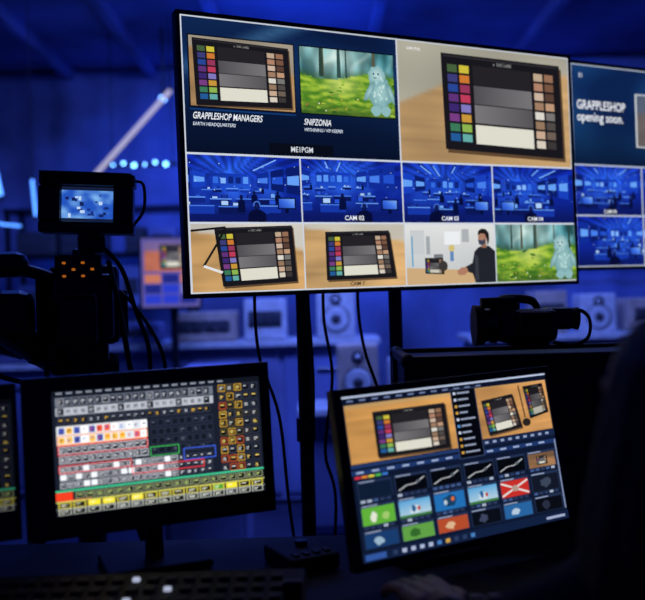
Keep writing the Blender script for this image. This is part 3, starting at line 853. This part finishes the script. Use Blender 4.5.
mb.limb([H(0, .078, .02), H(0, .098, -.022)], [.008, .014], M_skin)
mb.ball(H(0, .080, -.055), (.024, .010, .008), M_skin, 16, Rh)
for s_ in (-1, 1):
    mb.ball(H(.072*s_, -.005, -.005), (.010, .020, .032), M_skin, 16, Rh)
    mb.limb([H(.012*s_, .082, .028), H(.045*s_, .068, .030)], [.008, .006], M_skin)
body_part(mb, 'head', .0045, 3)
mb = MB()
for s_ in (-1, 1):
    mb.ball(H(.030*s_, .070, .008), .0115, M_eye, 16); mb.ball(H(.030*s_, .0785, .008), .0055, M_black, 12)
e = mb.obj('eyes'); e.parent = person; e.matrix_parent_inverse = Matrix.Translation(-person.location)
mb = MB()
mb.ball(H(0, -.028, .036), (.084, .098, .084), M_hair, 24, Rh)
mb.ball(H(0, -.055, -.03), (.090, .064, .10), M_hair, 24, Rh)
for k in range(13):
    a = math.radians(15-210*k/12)
    x = .082*math.cos(a); y = -.03+.082*math.sin(a)
    mb.limb([H(x*.85, y*.9, .05), H(x*1.05, y, -.02), H(x*1.28, y*1.08, -.10), H(x*1.48, y*1.05, -.19)], [.022, .026, .028, .020], M_hair)
body_part(mb, 'hair', .006, 3)

mb = MB()
mb.box((px, .76, .42), (.48, .46, .07), M_cloth, bev=.03)
mb.box((px, .55, .70), (.42, .05, .42), M_cloth, Matrix.Rotation(-.10, 3, 'X'), .022)
mb.tube([(px, .62, .40), (px, .535, .42), (px, .535, .60)], .018, M_metal)
mb.cyl((px, .76, .40), (px, .76, .12), .028, M_metal)
for k in range(5):
    a = 2*math.pi*k/5+.3; p = V((px+.28*math.cos(a), .76+.28*math.sin(a), .07))
    mb.tube([(px, .76, .13), p], .018, M_black, 10); mb.ball(p-V((0, 0, .035)), .034, M_black2, 14)
mb.obj('office_chair')

# ------------------------------------------------------------ room
def plane_box(name, c, size, m): 
    b = MB(); b.box(c, size, m, bev=0); return b.obj(name)
X0r, X1r, Y0r, Y1r, HT = -4.2, 5.0, -1.6, 8.6, 3.6
plane_box('floor', ((X0r+X1r)/2, (Y0r+Y1r)/2, -.05), (X1r-X0r+.2, Y1r-Y0r+.2, .1), M_floor)
plane_box('ceiling', ((X0r+X1r)/2, (Y0r+Y1r)/2, HT+.05), (X1r-X0r+.2, Y1r-Y0r+.2, .1), M_ceil)
plane_box('wall_back', ((X0r+X1r)/2, Y1r+.05, HT/2), (X1r-X0r, .1, HT), M_wall)
plane_box('wall_front', ((X0r+X1r)/2, Y0r-.05, HT/2), (X1r-X0r, .1, HT), M_wall)
plane_box('wall_left', (X0r-.05, (Y0r+Y1r)/2, HT/2), (.1, Y1r-Y0r, HT), M_wall)
plane_box('wall_right', (X1r+.05, (Y0r+Y1r)/2, HT/2), (.1, Y1r-Y0r, HT), M_wall)
plane_box('baseboard_back', ((X0r+X1r)/2, Y1r-.01, .06), (X1r-X0r, .02, .12), M_black)
for i, x in enumerate((-3.2, -2.4, -1.6, -.8, .5, 1.9, 3.3)):
    b = MB(); b.box((x, (Y0r+Y1r)/2, HT-.06), (.08, Y1r-Y0r, .12), M_ceil, bev=.01); b.obj('trim_%d' % (i+1))
b = MB(); vs = []; fs = []; n = 260
for i in range(n+1):
    x = -4.1+9.0*i/n; y = Y1r-.12+.015*math.sin(i*.62)+.02*math.sin(i*.21+1)
    vs += [(x, y, .02), (x, y, 3.56)]
for i in range(n): fs.append([2*i, 2*i+2, 2*i+3, 2*i+1])
b.add(vs, fs, M_wall, True); b.cyl((-4.15, Y1r-.08, 3.55), (4.95, Y1r-.08, 3.55), .02, M_wall)
b.obj('stage_curtain')

def tube_light(a, b_, r, m, name='led_tube_light', hang=True):
    mb = MB(); a = V(a); b_ = V(b_); d = (b_-a).normalized()
    mb.cyl(a, b_, r, m); mb.cyl(a-d*.03, a, r*1.2, M_black); mb.cyl(b_, b_+d*.03, r*1.2, M_black)
    top = a if a.z > b_.z else b_
    if hang: mb.cyl(top, (top.x, top.y, HT), .004, M_black2, seg=8)
    mb.obj(name)
tube_light((-2.36, 6.2, 2.50), (-2.28, 6.2, 2.08), .016, M_tube)
tube_light((-2.12, 6.4, 2.22), (-2.10, 6.4, 1.95), .010, M_tube)
tube_light((-2.45, 6.2, 1.9), (-2.14, 6.2, 1.86), .008, M_tube)
tube_light((-1.18, 7.0, 3.00), (-1.83, 7.0, 2.31), .020, M_beam)  # pale diagonal light beam, modelled as a self-glowing tube
def stage_lamp(p, aim, name='stage_spotlight', col=(.03, .12, 1), en=120, size=70, lens=M_lamp, r=.09):
    mb = MB(); p = V(p); d = (V(aim)-p).normalized()
    mb.cyl(p-d*.22, p, r*.8, M_black, r); mb.cyl(p, p+d*.006, r*.85, lens)
    mb.ball(p-d*.22, r*.8, M_black, 16)
    mb.cyl(p-d*.1, (p.x-d.x*.1, p.y-d.y*.1, HT), .012, M_black, seg=10)
    mb.obj(name)
    l = bpy.data.lights.new('spot', 'SPOT'); l.energy = en; l.color = col; l.spot_size = math.radians(size); l.spot_blend = .9; l.shadow_soft_size = .08
    o = bpy.data.objects.new('spot_lamp', l); scene.collection.objects.link(o)
    o.location = p+d*.03; o.rotation_euler = d.to_track_quat('-Z', 'Y').to_euler()
stage_lamp((-1.28, 7.2, 2.98), (-1.1, 5.0, 1.8), en=40, r=.032)
stage_lamp((-1.9, 5.6, 3.4), (-1.55, 8.6, 2.2), en=95, size=50)
stage_lamp((-.3, 5.2, 3.4), (.0, 8.6, 2.9), en=230, size=65)
stage_lamp((2.9, 5.2, 3.4), (1.9, 8.6, 1.9), en=160, size=70)
mb = MB(); mb.box((-1.50, 7.4, 2.47), (.60, .04, .03), M_black, bev=.004)
for i in range(6): mb.ball((-1.75+i*.09, 7.37, 2.47+.012*math.sin(i*2)), (.010+.004*(i % 3)), M_lamp, 12)
for x in (-1.76, -1.24): mb.cyl((x, 7.4, 2.47), (x, 7.4, HT), .004, M_black2, seg=8)
mb.obj('light_bar')
mb = MB(); mb.cyl((-3.2, 7.9, 1.72), (3.6, 7.9, 1.72), .015, M_metal)
for i in range(16):
    mb.ball((-3.0+i*.42+.12*math.sin(i*2.1), 7.87, 1.72), .013, M_tube, 10)
for x in (-3.2, 0, 3.6): mb.cyl((x, 7.9, 0), (x, 7.9, 1.72), .02, M_metal)
mb.obj('lamp_rail')
mb = MB()
for x in (-2.6, -1.85, -1.1):
    for y in (7.2, 7.55): mb.box((x, y, 1.05), (.04, .04, 2.1), M_metal, bev=.004)
for z in (.3, .8, 1.25, 1.7, 2.08): mb.box((-1.85, 7.375, z), (1.56, .42, .03), M_metal, bev=.004)
rs = random.Random(5)
for z in (.315, .815, 1.265, 1.715):
    x = -2.54
    while x < -1.25:
        w_ = rs.uniform(.14, .34); h_ = rs.uniform(.14, .34)
        if abs(x+w_/2+1.85) > w_/2+.03:
            mb.box((x+w_/2, 7.36, z+h_/2), (w_, .3, h_), rs.choice([M_cone, M_ceil, M_cone, M_wall]), bev=.01)
            mb.box((x+w_/2, 7.205, z+h_/2), (w_*.7, .01, h_*.4), M_cone, bev=.002)
        x += w_+.04
mb.obj('equipment_shelving')

def counter(name, x0, x1, y, z, d=.5, body=None):
    mb = MB(); mb.box(((x0+x1)/2, y, z-.02), (x1-x0, d, .04), M_white, bev=.006)
    mb.box(((x0+x1)/2, y+.02, z*.5), (x1-x0-.08, d-.10, z-.05), M_wall, bev=.006)
    n = max(2, int((x1-x0)/.45))
    for i in range(n):
        w_ = (x1-x0-.10)/n
        mb.box((x0+.05+w_*(i+.5), y-d/2+.065, z*.5), (w_-.03, .02, z-.14), M_wall if i % 2 else M_ceil, bev=.006)
        mb.cyl((x0+.05+w_*(i+.5)-.06, y-d/2+.04, z*.82), (x0+.05+w_*(i+.5)+.06, y-d/2+.04, z*.82), .008, M_alu, seg=8)
    mb.obj(name)
counter('stage_counter', -1.45, .35, 5.6, 1.03)
counter('stage_counter', .9, 2.6, 5.6, 1.02)
counter('stage_counter', -.15, .55, 4.75, .70, .45)
counter('stage_counter', -3.4, -1.7, 6.0, .9)
counter('stage_counter', -1.2, -.35, 4.3, .72, .45)
def speaker(c, s=(.19, .18, .26), m=M_white):
    mb = MB(); x, y, z = c; w_, d_, h_ = s
    z += .001
    mb.box((x, y, z+h_/2), s, m, bev=.012)
    f = y-d_/2
    mb.cyl((x, f-.004, z+h_*.40), (x, f+.002, z+h_*.40), w_*.36, M_cone); mb.cyl((x, f-.008, z+h_*.40), (x, f-.003, z+h_*.40), w_*.28, M_white, w_*.33)
    mb.ball((x, f-.008, z+h_*.40), (w_*.13, .015, w_*.13), M_cone, 16)
    mb.cyl((x, f-.004, z+h_*.80), (x, f+.002, z+h_*.80), w_*.15, M_cone); mb.ball((x, f-.004, z+h_*.80), (w_*.07, .01, w_*.07), M_white, 12)
    mb.obj('loudspeaker')
speaker((.08, 5.45, 1.03), (.24, .2, .30))
speaker((.175, 4.66, .70), (.22, .2, .33), M_beige)
speaker((1.72, 5.5, 1.02), (.22, .2, .24))
speaker((.42, 4.70, .70), (.15, .2, .24))
def gear(name, x, y, z, w_, d_, h_, m=M_white):
    z += .001
    mb = MB(); mb.box((x, y, z+h_/2+.006), (w_, d_, h_), m, bev=.008)
    mb.box((x, y-d_/2-.002, z+h_/2+.006), (w_*.80, .008, h_*.4), M_cone, bev=.002)
    for i in range(4): mb.cyl((x-w_*.3+i*w_*.2, y-d_/2-.016, z+h_*.5), (x-w_*.3+i*w_*.2, y-d_/2-.004, z+h_*.5), h_*.10, M_alu, seg=12)
    for a in (-1, 1): mb.box((x+a*w_*.38, y, z+.003), (.03, d_*.8, .006), M_black2, bev=.001)
    mb.obj(name)
for k, (x, y, z, w_, d_, h_) in enumerate([(-1.20, 5.5, 1.03, .34, .25, .12), (-.74, 5.5, 1.03, .40, .25, .18), (-.36, 5.5, 1.03, .26, .25, .25),
                              (1.12, 5.5, 1.02, .34, .25, .14), (2.08, 5.5, 1.02, .36, .25, .20), (2.4, 5.5, 1.02, .22, .25, .12), (-2.2, 5.9, .9, .5, .3, .2),
                              (-2.9, 5.9, .9, .4, .3, .3), (-.95, 4.25, .72, .30, .25, .16), (-.55, 4.25, .72, .26, .25, .24), (1.42, 5.5, 1.02, .2, .25, .26)]):
    gear('audio_amplifier', x, y, z, w_, d_, h_, (M_wall, M_beige, M_white)[k % 3])

def bgui(c):
    F = rmap(0, 0, 1, 1); c.rect(F, 0, 0, 1, 1, (90, 84, 160))
    pic_table(c, subr(F, .05, .05, .95, .48), [(.3, .1), (.8, .1), (.8, .9), (.3, .9)], wall=(120, 100, 150), wood=(190, 110, 84), o=3, nx=10, ny=8)
    for i in range(3):
        for j in range(3): c.rect(F, .05+i*.31, .52+j*.15, .33+i*.31, .65+j*.15, random.choice([(40, 60, 200), (200, 120, 90), (30, 40, 130), (120, 120, 190)]))
MB4 = panel_matrix((-1.04, 5.0, 1.655), (1, .25, 0), (0, 0, -1))
m4 = display('presentation_screen', MB4, .33, .40, .012, .012, .012, .012, .04, bgui)
mb = MB(); mb.cyl((-.875, 5.11, .02), (-.875, 5.11, 1.5), .022, M_metal); mb.box((-.875, 5.11, .015), (.3, .3, .03), M_black, bev=.008)
mb.obj('stand', parent=m4, mw=MB4, world=True)

# ------------------------------------------------------------ lights
def area(name, loc, aim, size, en, col):
    l = bpy.data.lights.new(name, 'AREA'); l.energy = en; l.color = col; l.shape = 'RECTANGLE'; l.size = size[0]; l.size_y = size[1]
    o = bpy.data.objects.new(name, l); scene.collection.objects.link(o); o.location = loc
    o.rotation_euler = (V(aim)-V(loc)).to_track_quat('-Z', 'Y').to_euler()
area('stage_wash', (.4, 6.6, 3.4), (.4, 6.2, 0), (6, 1.5), 32, (.03, .13, 1))
area('ceiling_wash', (-.2, 6.4, 2.9), (-.2, 7.4, 3.6), (1.8, .3), 9, (.02, .10, 1))
area('counter_fill', (.3, 3.7, 3.4), (.3, 5.6, .9), (2.4, .5), 125, (.15, .24, 1))  # added fill without a fixture, brightens the counter fronts
area('desk_backlight', (-1.2, 3.6, 3.3), (0, 1.8, .9), (1.5, .6), 8, (.03, .12, 1))
area('room_fill', (1.5, -.8, 3.2), (.2, 1.8, .8), (2, 2), 1.0, (.10, .2, 1))
w = bpy.data.worlds.new('world'); scene.world = w; w.use_nodes = True
w.node_tree.nodes['Background'].inputs[0].default_value = (.002, .006, .05, 1)
w.node_tree.nodes['Background'].inputs[1].default_value = 1

# ------------------------------------------------------------ camera
cd = bpy.data.cameras.new('camera'); cam = bpy.data.objects.new('camera', cd); scene.collection.objects.link(cam)
cd.sensor_width = 36; cd.sensor_fit = 'HORIZONTAL'; cd.lens = 866/645*36; cd.clip_start = .02
r = .0286; cr, sr = math.cos(r), math.sin(r)
cam.matrix_world = Matrix(((cr, sr, 0, 0), (0, 0, -1, 0), (-sr, cr, 0, CAMZ), (0, 0, 0, 1)))
cd.dof.use_dof = True; cd.dof.focus_distance = 2.0; cd.dof.aperture_fstop = 2.3
scene.camera = cam
